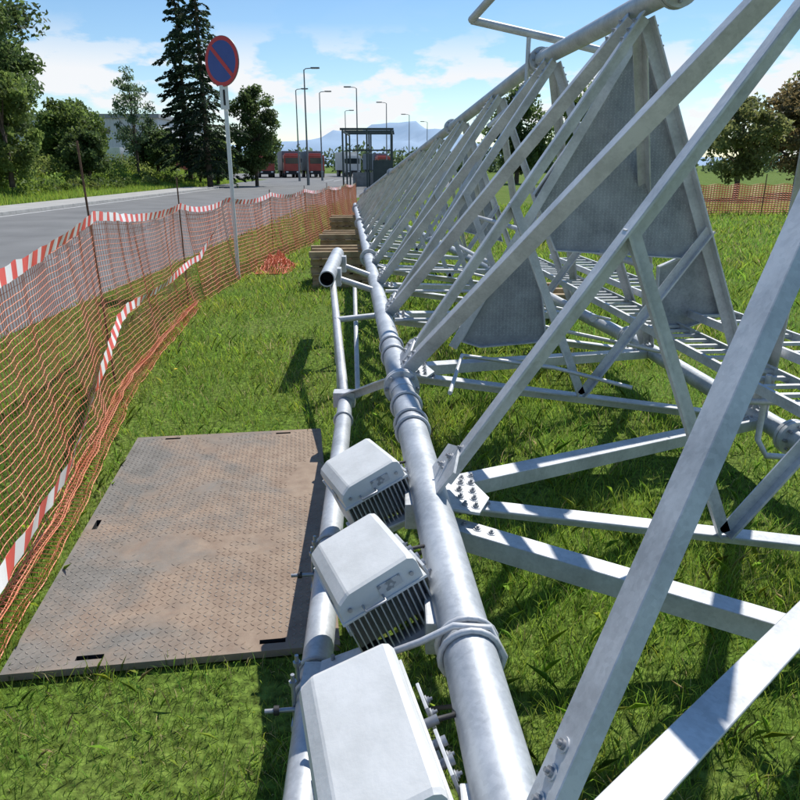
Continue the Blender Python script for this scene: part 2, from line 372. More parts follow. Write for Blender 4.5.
for i,y in enumerate(nodes[:8]):
    a=A(y)
    for tgt,n in((C(y),nAC),(Bp(y),nAB)):
        d=(tgt-a).normalized(); n=n.normalized(); e=Vector((0,1,0))
        pts=[a+d*.06-e*.12,a+d*.17-e*.13,a+d*.22,a+d*.17+e*.13,a+d*.06+e*.12]
        vs=[p+n*.022 for p in pts]+[p+n*.012 for p in pts]
        br.add(vs,[(0,1,2,3,4),(9,8,7,6,5)]+[(k,(k+1)%5,5+(k+1)%5,5+k) for k in range(5)],M_GALV)
        if y<8:
            for u,v in(((.11,-.03),(.16,-.03),(.11,.03),(.16,.03),(.12,.09),(.16,.10),(.12,-.09),(.16,-.09)) if tgt.z<.7 else ((.12,.03),(.17,.0))):
                br.hexbolt(a+d*u+e*v+n*.022,n,.011,.016)
br.obj('bracing',tower)
ex=Bld()
def T(pts,r=.014,m=M_GALV): ex.path(pts,r,m,8)
T([(.55,6,2.86),Vector((1.24,6.0,2.72)),Vector((1.6,6.0,2.64))],.03)
T([(.55,6,2.86),(.70,5.6,2.98),(1.0,4.6,3.2)],.03)
T([(1.0,6.0,2.74),(1.0,6.0,2.35),(.72,6.1,2.1)],.018)
for yy in(4.9,6.1,7.4):
    T([A(yy)+Vector((.05,0,.1)),A(yy)+Vector((.9,.1,.08)),C(yy)+Vector((-.1,.1,.12))],.014)
T([(.25,3.3,.72),(.35,3.8,.78),(.9,3.9,.68),(1.3,3.7,.62)],.012)
T([(1.86,3.35,.80),(1.86,3.35,.45),(1.89,3.3,.38),(2.15,3.3,.36),(2.6,3.3,.35)],.016)
T([(1.7,3.35,.66),(2.7,3.2,.68)],.016)
for dx,z in((1.15,.95),(1.45,1.25)):
    T([A(4.0)+Vector((dx,0,z-.65)),A(8.5)+Vector((dx*.8,0,z-.65))],.022)
for y in(1.42,1.47,2.95,3.05,3.3,4.25,4.5):
    ex.ring(A(y),(A(1)-A(2)),.076,.008,M_GALV)
ex.path([A(1.45)+Vector((-.35,0,-.08)),A(1.45)+Vector((-.12,0,.02)),A(1.44)+Vector((-.04,0,.075)),A(1.44)+Vector((.05,0,.07)),A(1.42)+Vector((.085,0,0)),A(1.42)+Vector((.07,0,-.06))],.009,M_GALV,8)
ex.obj('tubes_and_clamps',tower)

pl=Bld()
def plate(pts,y,ty=.006,tilt=0,m=M_PLATE):
    vs=[(x,y+tilt*z,z) for x,z in pts]+[(x,y+ty+tilt*z,z) for x,z in pts]; n=len(pts)
    pl.add(vs,[tuple(range(n)),tuple(range(2*n-1,n-1,-1))]+[(k,(k+1)%n,n+(k+1)%n,n+k) for k in range(n)],m)
    for k in range(n):
        p,q=Vector(vs[k]),Vector(vs[(k+1)%n]); pl.extr(p-Vector((0,.02,0)),q-Vector((0,.02,0)),[(-.004,-.024),(.004,-.024),(.004,.024),(-.004,.024)],M_GALV,(0,1,0))
plate([(1.42,2.45),(1.52,2.42),(1.98,1.34),(1.86,1.22),(1.02,1.27),(.86,1.62)],4.6,tilt=.05)
plate([(.42,.66),(.55,.62),(1.0,.66),(.92,1.20),(.82,1.42)],4.62,tilt=.05)
plate([(1.74,.68),(2.18,.84),(2.0,1.28),(1.72,1.16)],4.62,tilt=.05)
for z,x0,x1 in((1.95,1.13,1.75),(1.5,.9,1.9)): pl.ang(Vector((x0,4.72,z)),Vector((x1,4.72,z)),.05,(0,-1,0))
pl.ang(Vector((1.5,4.60,2.55)),Vector((2.28,4.6,.62)),.06,(0,-1,0)); pl.ang(Vector((1.4,4.60,2.5)),Vector((.36,4.6,.62)),.06,(0,-1,0))
def treads(lo_hi,z0,z1,x0,x1,y0):
    for i in range(int((x1-x0)/.024)):
        for j in range(int((z1-z0)/.017)):
            x=x0+i*.024; z=z0+j*.017; lo,hi=lo_hi(z)
            if lo+.03<x<hi-.03:
                s_=1 if (i+j)%2 else -1; yy=y0+.05*z-.003
                pl.add([(x-.007,yy,z-.007*s_),(x-.001,yy-.001,z+.002*s_),(x+.007,yy,z+.007*s_),(x+.001,yy-.001,z-.002*s_)],[(0,1,2,3)],M_GALV)
treads(lambda z:(.86+(z-1.62)*.675 if z>1.62 else 1.02-(z-1.27)*.457, 1.98-(z-1.34)*.426),1.30,2.38,.87,1.96,4.6)
treads(lambda z:(.45+(z-.66)*.53, 1.0-(z-.66)*.15),.70,1.3,.45,1.0,4.62)
pl.obj('work_platform',tower)
pl=Bld(); plate([(.75,1.0),(1.35,.85),(.95,2.0),(.82,2.0)],9.3,tilt=.05); pl.obj('work_platform_far',tower)
ld=Bld()
def ladder(p,q,w,step=.14,h=.05):
    p=Vector(p);q=Vector(q); d=(q-p).normalized(); s=Vector((d.y,-d.x,0)).normalized()*w/2; up=Vector((0,0,1))
    for sg in(-1,1):
        ld.extr(p+s*sg,q+s*sg,[(-.003,-h/2),(.018*-sg,-h/2),(.018*-sg,-h/2+.004),(.003,-h/2+.004),(.003,h/2-.004),(.018*-sg,h/2-.004),(.018*-sg,h/2),(-.003,h/2)],M_GALV,up)
    n=int((q-p).length/step)
    for i in range(n):
        c=p+d*(i+.5)*step; ld.box(c,(w-.008,.028,.018),M_GALV,rot=Matrix(((s.normalized().x,d.x,0),(s.normalized().y,d.y,0),(0,0,1))))
ladder((1.93,2.2,.78),(1.52,9.0,.72),.26)
ladder((2.3,2.3,.86),(1.85,8.0,.82),.30,.2)
ld.obj('cable_ladder',tower)

# ---------------------------------------------------------------- mounting pole, clamps
mp=empty('antenna_mounting_pole')
b=Bld()
def LP(y): return Vector((-.235-.04*(y-1.27),y,.35))
b.tube(LP(4.25),LP(-.6),.048,M_PIPE,24,openend=1)
b.obj('pole',mp)
b=Bld()
for y in (1.02,1.12,1.62,1.72,2.35,2.45,3.9):
    c=LP(y); b.ring(c,(LP(1)-LP(2)),.054,.007,M_GALV)
for y in (.98,1.62,2.30):
    c=LP(y); b.box(c+Vector((.03,0,.062)),(.12,.12,.02),M_GALV,bev=.003); b.box(c+Vector((0.0,0,-.062)),(.12,.12,.02),M_GALV,bev=.003)
    for dx in(-.05,.055):
        for dy in(-.04,.04): b.tube(c+Vector((dx,dy,-.1)),c+Vector((dx,dy,.11)),.006,M_BOLT,8); b.tube(c+Vector((dx,dy,.075)),c+Vector((dx,dy,.088)),.012,M_BOLT,6)
    b.tube(c+Vector((-.04,-.05,.0)),c+Vector((-.13,-.06,.0)),.007,M_BOLT,8); b.tube(c+Vector((-.09,-.055,0)),c+Vector((-.105,-.056,0)),.014,M_BLACK,6)
    a=A(y); b.ang(c+Vector((.02,.02,.08)),a+Vector((-.02,.02,-.06)),.07,(0,0,1)); b.box(a+Vector((-.06,0,-.05)),(.06,.14,.1),M_GALV,bev=.005)
b.obj('clamps',mp)
sf=empty('side_arm_frame')
b=Bld()
b.tube((-.64,6.08,.86),(-.70,7.9,.86),.07,M_PIPE,24,openend=1)
b.tube((-.36,4.28,.38),(-.62,6.4,.78),.03,M_GALV,14)
b.tube((-.34,5.3,.02),(-.47,7.2,.62),.022,M_GALV,14)
b.ang(Vector((-.38,4.25,.40)),Vector((0.0,4.0,.62)),.07,(0,0,1)); b.box((-.36,4.26,.37),(.14,.09,.10),M_GALV,bev=.008)
b.tube((-.52,5.5,.62),(-.13,5.6,.64),.025,M_GALV,14); b.tube((-.64,6.6,.8),(-.22,6.6,.66),.03,M_GALV,14)
b.tube((-.66,7.5,.8),(-.28,7.5,.66),.03,M_GALV,14); b.box((-.64,6.6,.8),(.17,.12,.17),M_GALV,bev=.01); b.box((-.66,7.5,.8),(.17,.12,.17),M_GALV,bev=.01)
b.tube((-.50,5.45,.62),(-.50,5.45,.0),.022,M_GALV,12); b.tube((-.62,6.4,.78),(-.60,6.4,.0),.022,M_GALV,12)
b.obj('frame',sf)

# ---------------------------------------------------------------- radio units
def radio(loc,rot,sc=1.0,L=.38,W=.25):
    e=empty('radio_unit',loc); e.rotation_euler=rot; e.scale=(sc,)*3
    h=W/2
    b=Bld()
    prof=[(-h,.0),(-h,.04),(-h+.010,.056),(-h+.04,.072),(-h+.047,.074),(h-.02,.078),(h-.006,.070),(h,.055),(h,.0)]
    n=len(prof); ys=[-L/2,-L/2+.012,L/2-.012,L/2]; vs=[]
    for k,yy in enumerate(ys):
        s_=.94 if k in(0,3) else 1
        vs+=[(x*(.98 if k in(0,3) else 1),yy,z*s_) for x,z in prof]
    b.add(vs,[(k*n+i,(k+1)*n+i,(k+1)*n+(i+1)%n,k*n+(i+1)%n) for k in range(3) for i in range(n)]+[tuple(range(n)),tuple(range(4*n-1,3*n-1,-1))],M_WHITE)
    b.box((0,0,.0),(W+.012,L+.012,.008),M_WHITE,bev=.002)
    for x in(-h+.03,h-.03): b.tube((x,-L/2-.002,.03),(x,-L/2-.008,.03),.006,M_BOLT,8)
    b.box((0.03,-L/2-.003,.035),(.07,.004,.028),M_LABEL,bev=.001)
    b.box((-h-.002,-.06,.022),(.003,.06,.025),M_LABEL)
    b.obj('cover',e)
    b=Bld(); b.box((0,.02,-.07),(W-.02,L-.09,.12),M_FIN)
    nf=15
    for i in range(nf):
        x=-h+.006+(W-.012)*i/(nf-1)
        b.add([(x-.002,-L/2+.005,-.006),(x+.002,-L/2+.005,-.006),(x+.002,L/2-.005,-.006),(x-.002,L/2-.005,-.006),
               (x-.002,-L/2+.03,-.16),(x+.002,-L/2+.03,-.16),(x+.002,L/2-.03,-.16),(x-.002,L/2-.03,-.16)],
              [(0,3,2,1),(4,5,6,7),(0,1,5,4),(1,2,6,5),(2,3,7,6),(3,0,4,7)],M_FIN)
    b.obj('heat_sink',e)
    b=Bld()
    for x in(-.085,.085): b.box((x,0,-.172),(.04,L*.95,.018),M_GALV,bev=.003)
    b.box((0,-.1,-.193),(.26,.06,.02),M_GALV,bev=.004); b.box((0,.1,-.193),(.26,.06,.02),M_GALV,bev=.004)
    for x in(-.1,.1):
        for y in(-.1,.1): b.tube((x,y,-.25),(x,y,-.18),.006,M_BOLT,8)
    b.box((h+.02,-.06,-.07),(.008,.12,.12),M_GALV,bev=.002); b.box((h+.02,.1,-.07),(.008,.08,.12),M_GALV,bev=.002)
    for y in(-.09,-.04,.08,.12): b.hexbolt((h+.025,y,-.05),(1,0,0),.008,.012)
    for y in(-.07,-.02,.04): b.tube((h-.01,y,-.03),(h+.035,y,-.03),.011,M_BOLT,12); 
    b.path([(h+.03,.04,-.03),(h+.07,.05,-.05),(h+.08,.12,-.1),(h+.03,.2,-.16)],.006,M_BLACK,8)
    b.path([(-.06,-L/2,.02),(-.06,-L/2-.03,.015),(.0,-L/2-.03,.015),(.0,-L/2,.02)],.004,M_BOLT,8)
    b.obj('bracket_and_connectors',e)
    return e
rd=math.radians
radio((-.145,2.46,.645),(rd(-9),rd(-22),rd(22)))
radio((-.10,1.78,.66),(rd(-9),rd(-22),rd(22)))
radio((-.06,1.12,.65),(rd(0),rd(-18),rd(14)),1.0,.42,.24)

# ---------------------------------------------------------------- timber stacks
def timber(loc,nlev,rot=0,sx=.95):
    b=Bld(); z=0
    for l in range(nlev):
        if l%2==0:
            for k in range(3): b.box((0,-.42+.42*k,z+.045),(sx+random.uniform(-.05,.08),.10,.088),M_WOOD,bev=.004)
            z+=.09
        else:
            for k in range(6): b.box(((-.42+.168*k)*sx,0,z+.0125),(.11,1.0+random.uniform(-.05,.1),.023),M_WOOD,rot=Matrix.Rotation(random.uniform(-.02,.02),3,'Z'),bev=.002)
            z+=.026
    b.obj('timber_stack',loc=loc,rot=(0,0,rot))
timber((-.95,11.2,0),9,.1,.9); timber((-1.1,14.0,0),9,.05,.9); timber((1.7,8.8,0),5,.0,.8)
timber((-1.3,18.5,0),9,.05)

# ---------------------------------------------------------------- fence
fp=[(-1.62,.2),(-1.66,1.2),(-1.75,2.2),(-1.90,3.2),(-2.20,4.5),(-2.46,5.72),(-2.68,7.5),(-2.86,9.3),(-2.80,11.6),(-2.55,14.2),(-2.25,17),(-2.0,20),(-1.8,23.5),(-1.65,27)]
fs=[0]
for p,q in zip(fp[:-1],fp[1:]): fs.append(fs[-1]+math.dist(p,q))
FL=fs[-1]; fps=np.array(fp)
def FP(s): return float(np.interp(s,fs,fps[:,0])),float(np.interp(s,fs,fps[:,1]))
postY=[5.72,9.3,11.6,14.2,17,20,23.5,27]
postS=[0]+[fs[fp.index(p)] for p in fp if p[1] in postY]
fence=empty('safety_net_fence')
def topz(s):
    for a,c in zip(postS[:-1],postS[1:]):
        if a<=s<=c:
            t=(s-a)/(c-a); base=float(np.interp(s,[0,2,6,9.5,30],[1.36,1.37,1.40,1.27,1.15])); return base-(.11 if c<7 else .08)*4*t*(1-t)
    return 1.2
def net(name,cell_s,cell_z,zlo,zhi,off,amp,thick,s0=0,s1=None,seed=0):
    s1=s1 or FL; n=int((s1-s0)/cell_s); m=max(2,int((1.3)/cell_z)); vs=[]
    for i in range(n+1):
        s=s0+(s1-s0)*i/n; x,y=FP(s); x2,y2=FP(min(s+.1,FL)); tx,ty=x2-x,y2-y; l=math.hypot(tx,ty) or 1; nx_,ny_=-ty/l,tx/l
        tz=topz(s)
        for j in range(m+1):
            t=j/m; z=(zlo+(zhi*tz-zlo)*t)
            o=off(s,t)+amp*noise.noise((s*1.3,t*1.2,seed))*(1-.6*t)+amp*.3*noise.noise((s*5,t*1.5,seed+5))
            z+=.03*noise.noise((s*1.2,t*1.5,seed+9))*(1-t)*t*4
            vs.append((x+nx_*-o,y-ny_*o,max(.01,z)))
    f=[(i*(m+1)+j,(i+1)*(m+1)+j,(i+1)*(m+1)+j+1,i*(m+1)+j+1) for i in range(n) for j in range(m)]
    me=bpy.data.meshes.new(name); me.from_pydata(vs,[],f); me.materials.append(M_ORANGE)
    o=bpy.data.objects.new(name,me); scene.collection.objects.link(o); o.parent=fence
    md=o.modifiers.new('w','WIREFRAME'); md.thickness=thick; md.use_even_offset=False; md.use_replace=True
    return o
net('net_near',.044,.040,.015,1.0,lambda s,t:.14*(1-t)**2-.02,.07,.0048,0,9.5,1)
net('net_far',.06,.06,.02,1.0,lambda s,t:.15*(1-t)**2,.05,.0095,9.5,None,4)
net('net_gathered_foot',.04,.16,.01,.09,lambda s,t:.17-.05*t+.05*math.sin(t*9),.05,.005,0,9,8)
b=Bld()
for k,s in enumerate(postS):
    x,y=FP(s)
    if abs(y-11.6)<.01: continue
    h=1.98 if abs(y-5.72)<.1 else (1.65 if y<12 else 1.35)
    lean=-.03 if abs(y-5.72)<.1 else random.uniform(-.03,.03)
    b.tube((x,y,0),(x+lean,y-.02,h),.009,M_REBAR,8)
b.obj('stakes',fence)
def tape(zf,offf,name,w=.075,s1=None,twist=.3,seed=0):
    b=Bld(); st=.10; s=0; k=0; s1=s1 or FL
    def pt(s,side):
        s=min(max(s,0),FL-.2); x,y=FP(s); tw=twist*math.sin(s*1.7+seed)+.9*twist*noise.noise((s*1.9,seed,0)); z=zf(s)+.012*noise.noise((s*6,seed,side))
        return (x+offf(s)+math.sin(tw)*w*side/2+.012*noise.noise((s*8,seed+3,side)),y,z+math.cos(tw)*w*side/2)
    while s<s1:
        sub=4; 
        for q in range(sub):
            a=s+st*q/sub; c=s+st*(q+1)/sub
            b.add([pt(a,-1),pt(c,-1),pt(c+.06,1),pt(a+.06,1)],[(0,1,2,3)],M_TRED if k%2 else M_TWHITE,True)
        s+=st;k+=1
    b.obj(name,fence)
tape(lambda s:topz(s)+.02,lambda s:.02,'barrier_tape_top')
def lowz(s): return float(np.interp(s,[0,1.2,2.4,3.6,4.8,5.9,7.5,9.6,10.6],[.32,.30,.33,.40,.50,.62,.55,.60,.95]))
tape(lowz,lambda s:float(np.interp(s,[0,3,5.5,9],[.27,.24,.12,.09])),'barrier_tape_low',.07,10.4,.5,2)
vs=[];N=26
for i in range(N):
    for j in range(N):
        u=i/(N-1)*2-1;v=j/(N-1)*2-1; r=max(0,1-(u*u+v*v)); 
        vs.append((-2.25+u*.30+.05*noise.noise((u*4,v*4,1)),12.8+v*.7,.01+.28*r*(.7+.8*noise.noise((u*3.5,v*3.5,0))+.5*noise.noise((u*9,v*9,2)))))
hb=Bld(); hb.add([(x,y,max(.005,z)) for x,y,z in vs],[(i*N+j,(i+1)*N+j,(i+1)*N+j+1,i*N+j+1) for i in range(N-1) for j in range(N-1)],M_ORANGE)
ho=hb.obj('heaped_net',fence); md=ho.modifiers.new('w','WIREFRAME'); md.thickness=.018; md.use_even_offset=False

# ---------------------------------------------------------------- no parking sign
def disc_face(b,r0,r1,y,m,n=40):
    if r0==0: b.add([(r1*math.cos(2*math.pi*i/n),y,r1*math.sin(2*math.pi*i/n)) for i in range(n)],[tuple(range(n))],m)
    else:
        vs=[(r*math.cos(2*math.pi*i/n),y,r*math.sin(2*math.pi*i/n)) for r in(r0,r1) for i in range(n)]
        b.add(vs,[(i,(i+1)%n,n+(i+1)%n,n+i) for i in range(n)],m)
sg=empty('no_parking_sign',(-2.68,11.55,0))
b=Bld(); b.tube((0,0,0),(0,0,3.55),.032,M_TWHITE,14); b.tube((0,0,3.55),(0,0,3.57),.036,M_BLACK,14)
b.box((0,-.05,2.78),(.13,.004,.34),M_TWHITE); b.box((0,-.054,2.78),(.03,.003,.22),M_DARK)
b.obj('post',sg)
b=Bld(); R=.35
b.tube((0,0,0),(0,.012,0),R,M_LAMP,40); disc_face(b,R*.82,R*.985,-.003,M_SRED); disc_face(b,0,R*.82,-.002,M_SBLUE)
a=math.radians(-45); c,s_=math.cos(a),math.sin(a)
q=[(-R*.83,-.03),(R*.83,-.03),(R*.83,.03),(-R*.83,.03)]; b.add([(u*c-v*s_,-.005,u*s_+v*c) for u,v in q],[(0,1,2,3)],M_SRED)
b.box((0,.03,.12),(.12,.03,.04),M_GALV); b.box((0,.03,-.12),(.12,.03,.04),M_GALV)
b.obj('sign_disc',sg,loc=(0,-.055,3.28),rot=(0,0,math.radians(-32)))

# ---------------------------------------------------------------- trees
def tree(name,x,y,z0,H,R,colA,clumps=60,per=170,leaf=.17,trunk_h=.25,seed=0,squash=1.0):
    r=np.random.default_rng(seed); e=empty(name,(x,y,z0)); b=Bld()
    b.path([(0,0,-.2),(.05,0,H*.25),(-.05,.05,H*.5),(0,0,H*.85)],[R*.07,R*.055,R*.035,R*.01],M_TRUNK,8)
    cz=H*(trunk_h+(1-trunk_h)/2); ch=H*(1-trunk_h)/2; cen=[]
    for i in range(clumps):
        while True:
            p=r.uniform(-1,1,3)
            q=np.linalg.norm(p)
            if .35<q<1: break
        taper=1-.35*max(0,p[2]); cen.append((p[0]*R*taper*.85,p[1]*R*taper*.85,cz+p[2]*ch*.92))
        if i%3==0:
            c=cen[-1]; b.path([(0,0,max(H*.15,c[2]*.55)),(c[0]*.5,c[1]*.5,c[2]*.8),c],[R*.022,R*.014,R*.005],M_TRUNK,5)
    b.obj('trunk_and_limbs',e)
    cen=np.array(cen); cr=R*r.uniform(.18,.36,clumps); Vv=[];Cc=[]
    for k in range(clumps):
        n=per; d=r.normal(size=(n,3)); d/=np.linalg.norm(d,axis=1)[:,None]; rad=cr[k]*r.random(n)**.45
        P=cen[k]+d*rad[:,None]*np.array([1,1,.75*squash])
        a=r.normal(size=(n,3)); a/=np.linalg.norm(a,axis=1)[:,None]; bb=np.cross(a,r.normal(size=(n,3))); bb/=np.linalg.norm(bb,axis=1)[:,None]
        sz=leaf*r.uniform(.6,1.3,n)[:,None]
        Vv.append(np.stack([P-a*sz,P-bb*sz*.5,P+a*sz,P+bb*sz*.5],1))
        tone=r.uniform(.6,1.3)*r.uniform(.75,1.25,n)[:,None]; Cc.append(np.array(colA)[None,:]*tone)
    npmesh('crown',np.concatenate(Vv),4,np.concatenate(Cc),M_LEAF,e); return e
def conifer(name,x,y,z0,H,R,seed=0,col=(.035,.06,.028)):
    r=np.random.default_rng(seed); e=empty(name,(x,y,z0)); b=Bld()
    b.path([(0,0,-.2),(0,0,H*.5),(0,0,H)],[R*.07,R*.045,.02],M_TRUNK,8)
    Vv=[];Cc=[]; h=H*.07
    while h<H*.99:
        f=(h/H); rad=R*(1-f)**.6*r.uniform(.6,1.1)+.15; nb=int(5+4*(1-f))
        for k in range(nb):
            az=r.uniform(0,2*np.pi); L=rad*r.uniform(.55,1.15); droop=L*r.uniform(.05,.45); zz=h+r.uniform(-.2,.2)
            tip=np.array([np.cos(az)*L,np.sin(az)*L,-droop])
            b.path([(0,0,zz),tuple(tip*.55+np.array([0,0,zz+droop*.25])),tuple(tip+np.array([0,0,zz]))],[.035,.02,.008],M_TRUNK,4)
            n=int(26+70*L/R); t=r.random(n)**.75; P=tip[None,:]*t[:,None]; P[:,2]+=zz+.35*droop*np.sin(t*np.pi)
            side=(r.random(n)-.5)*.55*L*(1.05-t); P[:,0]+=-np.sin(az)*side; P[:,1]+=np.cos(az)*side; P[:,2]-=np.abs(side)*.25+r.random(n)*.22
            a=np.stack([np.cos(az)+r.normal(0,.5,n),np.sin(az)+r.normal(0,.5,n),-.5+r.normal(0,.3,n)],1); a/=np.linalg.norm(a,axis=1)[:,None]
            bb=np.cross(a,r.normal(size=(n,3))); bb/=np.linalg.norm(bb,axis=1)[:,None]; sz=r.uniform(.10,.22,n)[:,None]
            Vv.append(np.stack([P-a*sz,P-bb*sz*.4,P+a*sz,P+bb*sz*.4],1)); Cc.append(np.array(col)[None,:]*r.uniform(.6,1.5)*r.uniform(.8,1.2,n)[:,None])
        h+=H*.024+.10
    b.obj('trunk_and_limbs',e); npmesh('needles',np.concatenate(Vv),4,np.concatenate(Cc),M_LEAF,e)
G1=(.10,.155,.04); G2=(.13,.19,.05); G3=(.075,.12,.037)
tree('deciduous_tree',-23.4,41,1.3,13.5,4.2,G3,110,230,.16,.03,1)
tree('deciduous_tree',-20.3,38,.9,5.6,2.2,G2,60,200,.13,.02,2)
tree('deciduous_tree',-31,52,1.4,15,5.5,G3,80,220,.19,.05,3)
tree('deciduous_tree',-23.0,35,1.3,5.2,2.6,G1,60,200,.13,.02,31)
tree('deciduous_tree',-25.5,56,1.3,5.0,2.8,G1,60,180,.16,.02,32)
tree('deciduous_tree',-21.3,50,1.1,3.0,1.9,G3,50,180,.14,.02,33)
tree('deciduous_tree',-22.5,68,1.3,3.8,2.6,G3,60,180,.17,.02,34)
tree('deciduous_tree',-17.5,70,.3,4.5,2.4,G1,50,180,.16,.02,35)
tree('deciduous_tree',-31.5,72,1.4,6.5,3.4,G1,60,180,.19,.02,36)
conifer('spruce_tree',-16.2,62,.2,19.5,3.6,5); conifer('spruce_tree',-18.4,64,.9,16.5,3.0,6)
tree('deciduous_tree',-22.2,62,1.4,8.3,1.9,(.12,.18,.09),55,80,.11,.12,7)
tree('deciduous_tree',-13.0,66,0,9.2,2.5,(.07,.11,.035),80,200,.14,.05,8)
tree('deciduous_tree',24,44,0,7.5,3.2,(.17,.14,.06),70,150,.14,.15,9)
tree('deciduous_tree',19.0,41,0,6.0,2.4,(.15,.17,.06),60,130,.13,.12,10)
tree('deciduous_tree',29,50,0,9.5,4.0,G2,70,180,.17,.12,11)
tree('deciduous_tree',15,58,0,8.0,3.4,G1,70,160,.17,.1,12)
tree('deciduous_tree',12,75,0,9.0,3.8,G3,70,160,.2,.08,13)
def scrub():
    r=np.random.default_rng(21); Vv=[];Cc=[]
    for k in range(230):
        y=r.uniform(28,78); x=-19.4-r.random()*7; s=r.uniform(.35,1.0)*(1.4 if x<-22 else .7); n=140
        d=r.normal(size=(n,3)); d/=np.linalg.norm(d,axis=1)[:,None]; P=np.array([x,y,bank_z(x)+s*.45])+d*(s*r.random(n)**.4)[:,None]*np.array([1,1,.8])
        a=r.normal(size=(n,3)); a/=np.linalg.norm(a,axis=1)[:,None]; bb=np.cross(a,r.normal(size=(n,3))); bb/=np.linalg.norm(bb,axis=1)[:,None]; sz=.12*r.uniform(.6,1.3,n)[:,None]
        Vv.append(np.stack([P-a*sz,P-bb*sz*.5,P+a*sz,P+bb*sz*.5],1))
        c=np.array([(.15,.23,.045),(.10,.155,.04),(.18,.23,.06)][k%3]); Cc.append(c[None,:]*r.uniform(.6,1.2)*r.uniform(.8,1.2,n)[:,None])
    npmesh('scrub_bushes',np.concatenate(Vv),4,np.concatenate(Cc),M_LEAF)
    n=50000; x=-17.7-rng.random(n)**1.3*9; y=rng.uniform(14,80,n); z=np.array([bank_z(a) for a in x]); hh=rng.uniform(.12,.4,n); a=rng.uniform(0,6.28,n); w=.03
    P=np.stack([np.stack([x-np.cos(a)*w,y-np.sin(a)*w,z-.05],1),np.stack([x+np.cos(a)*w,y+np.sin(a)*w,z-.05],1),np.stack([x+rng.normal(0,.1,n),y+rng.normal(0,.1,n),z+hh],1)],1)
    c=np.stack([.17+.08*rng.random(n),.27+.08*rng.random(n),.035+.03*rng.random(n)],1); npmesh('bank_grass',P,3,c,M_BLADE)
scrub()
def belt():
    r=np.random.default_rng(33); Vv=[];Cc=[]
    for k in range(300):
        x=r.uniform(-130,140); y=r.uniform(175,230); s=r.uniform(1.8,4.2); n=60
        d=r.normal(size=(n,3)); d/=np.linalg.norm(d,axis=1)[:,None]; P=np.array([x,y,s*.9])+d*(s*r.random(n)**.4)[:,None]
        a=r.normal(size=(n,3)); a/=np.linalg.norm(a,axis=1)[:,None]; bb=np.cross(a,r.normal(size=(n,3))); bb/=np.linalg.norm(bb,axis=1)[:,None]; sz=.7*r.uniform(.6,1.3,n)[:,None]
        Vv.append(np.stack([P-a*sz,P-bb*sz*.5,P+a*sz,P+bb*sz*.5],1)); Cc.append(np.array((.08,.12,.06))[None,:]*r.uniform(.6,1.2)*r.uniform(.8,1.2,n)[:,None])
    npmesh('distant_trees',np.concatenate(Vv),4,np.concatenate(Cc),M_LEAF)
belt()

# ---------------------------------------------------------------- mountains
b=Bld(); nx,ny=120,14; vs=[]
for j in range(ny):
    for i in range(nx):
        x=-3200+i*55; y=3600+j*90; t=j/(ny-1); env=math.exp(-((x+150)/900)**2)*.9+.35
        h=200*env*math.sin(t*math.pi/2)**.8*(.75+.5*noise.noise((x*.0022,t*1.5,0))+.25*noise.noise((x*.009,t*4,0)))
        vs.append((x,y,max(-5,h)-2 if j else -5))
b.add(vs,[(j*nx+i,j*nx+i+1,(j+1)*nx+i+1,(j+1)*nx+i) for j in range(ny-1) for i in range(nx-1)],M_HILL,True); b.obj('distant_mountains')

# ---------------------------------------------------------------- street lamps etc
def lamp(x,y,h=10,arm=1.2,sg=1):
    e=empty('street_lamp',(x,y,0)); b=Bld()
    b.tube((0,0,0),(0,0,h),.10,M_LAMP,10,r2=.055); b.tube((0,0,0),(0,0,1.0),.14,M_LAMP,10)
    b.path([(0,0,h-.05),(.15*sg,0,h+.08),(arm*.7*sg,0,h+.14)],.04,M_LAMP,6); b.obj('pole',e)
    b=Bld(); b.box((sg*arm*.85,0,h+.14),(.8,.3,.12),M_LAMP,bev=.03); b.box((sg*arm*.85,0,h+.075),(.55,.2,.02),M_TWHITE); b.obj('lamp_head',e)
for x,y,s in((-8.7,69,1),(-12.0,87,1),(-9.6,90,1),(-8.8,120,1),(-4.9,85,-1),(-1.9,105,-1),(1.6,129,-1),(5.5,150,-1)): lamp(x,y,10,1.2,s)
e=empty('steel_shelter',(-2.6,60,0)); b=Bld()
for x in(-1.9,0,1.9):
    for y in(-2,2,6): b.box((x,y,2.2),(.13,.13,4.4),M_DGREEN)
for y in(-2,2,6): b.box((0,y,4.48),(4.2,.16,.16),M_DGREEN)
for x in(-1.9,1.9): b.box((x,2,4.32),(.12,8.2,.12),M_DGREEN)
b.box((0,2,3.0),(3.9,.1,.12),M_DGREEN); b.box((1.1,2,1.1),(1.5,1.5,2.2),M_DGREEN); b.box((-.6,5,.6),(2.0,.1,1.2),M_LAMP)
b.obj('frame',e)
e=empty('warehouse',(-66,135,0)); b=Bld(); b.box((0,0,4.5),(54,30,9),M_CLAD)
for i in range(108): b.box((-26.8+i*.5,-15.03,4.5),(.2,.06,8.9),M_CLAD)
b.obj('walls',e); b=Bld(); b.box((0,0,9.3),(54.8,30.8,.6),M_ROOF); b.obj('roof',e)
b=Bld()
for i in range(11): b.box((-23+i*4.5,-15.1,1.9),(2.6,.1,3.6),M_DARK); b.box((-23+i*4.5,-15.1,7.0),(3.2,.1,.7),M_GLASS)
b.obj('doors_and_windows',e)
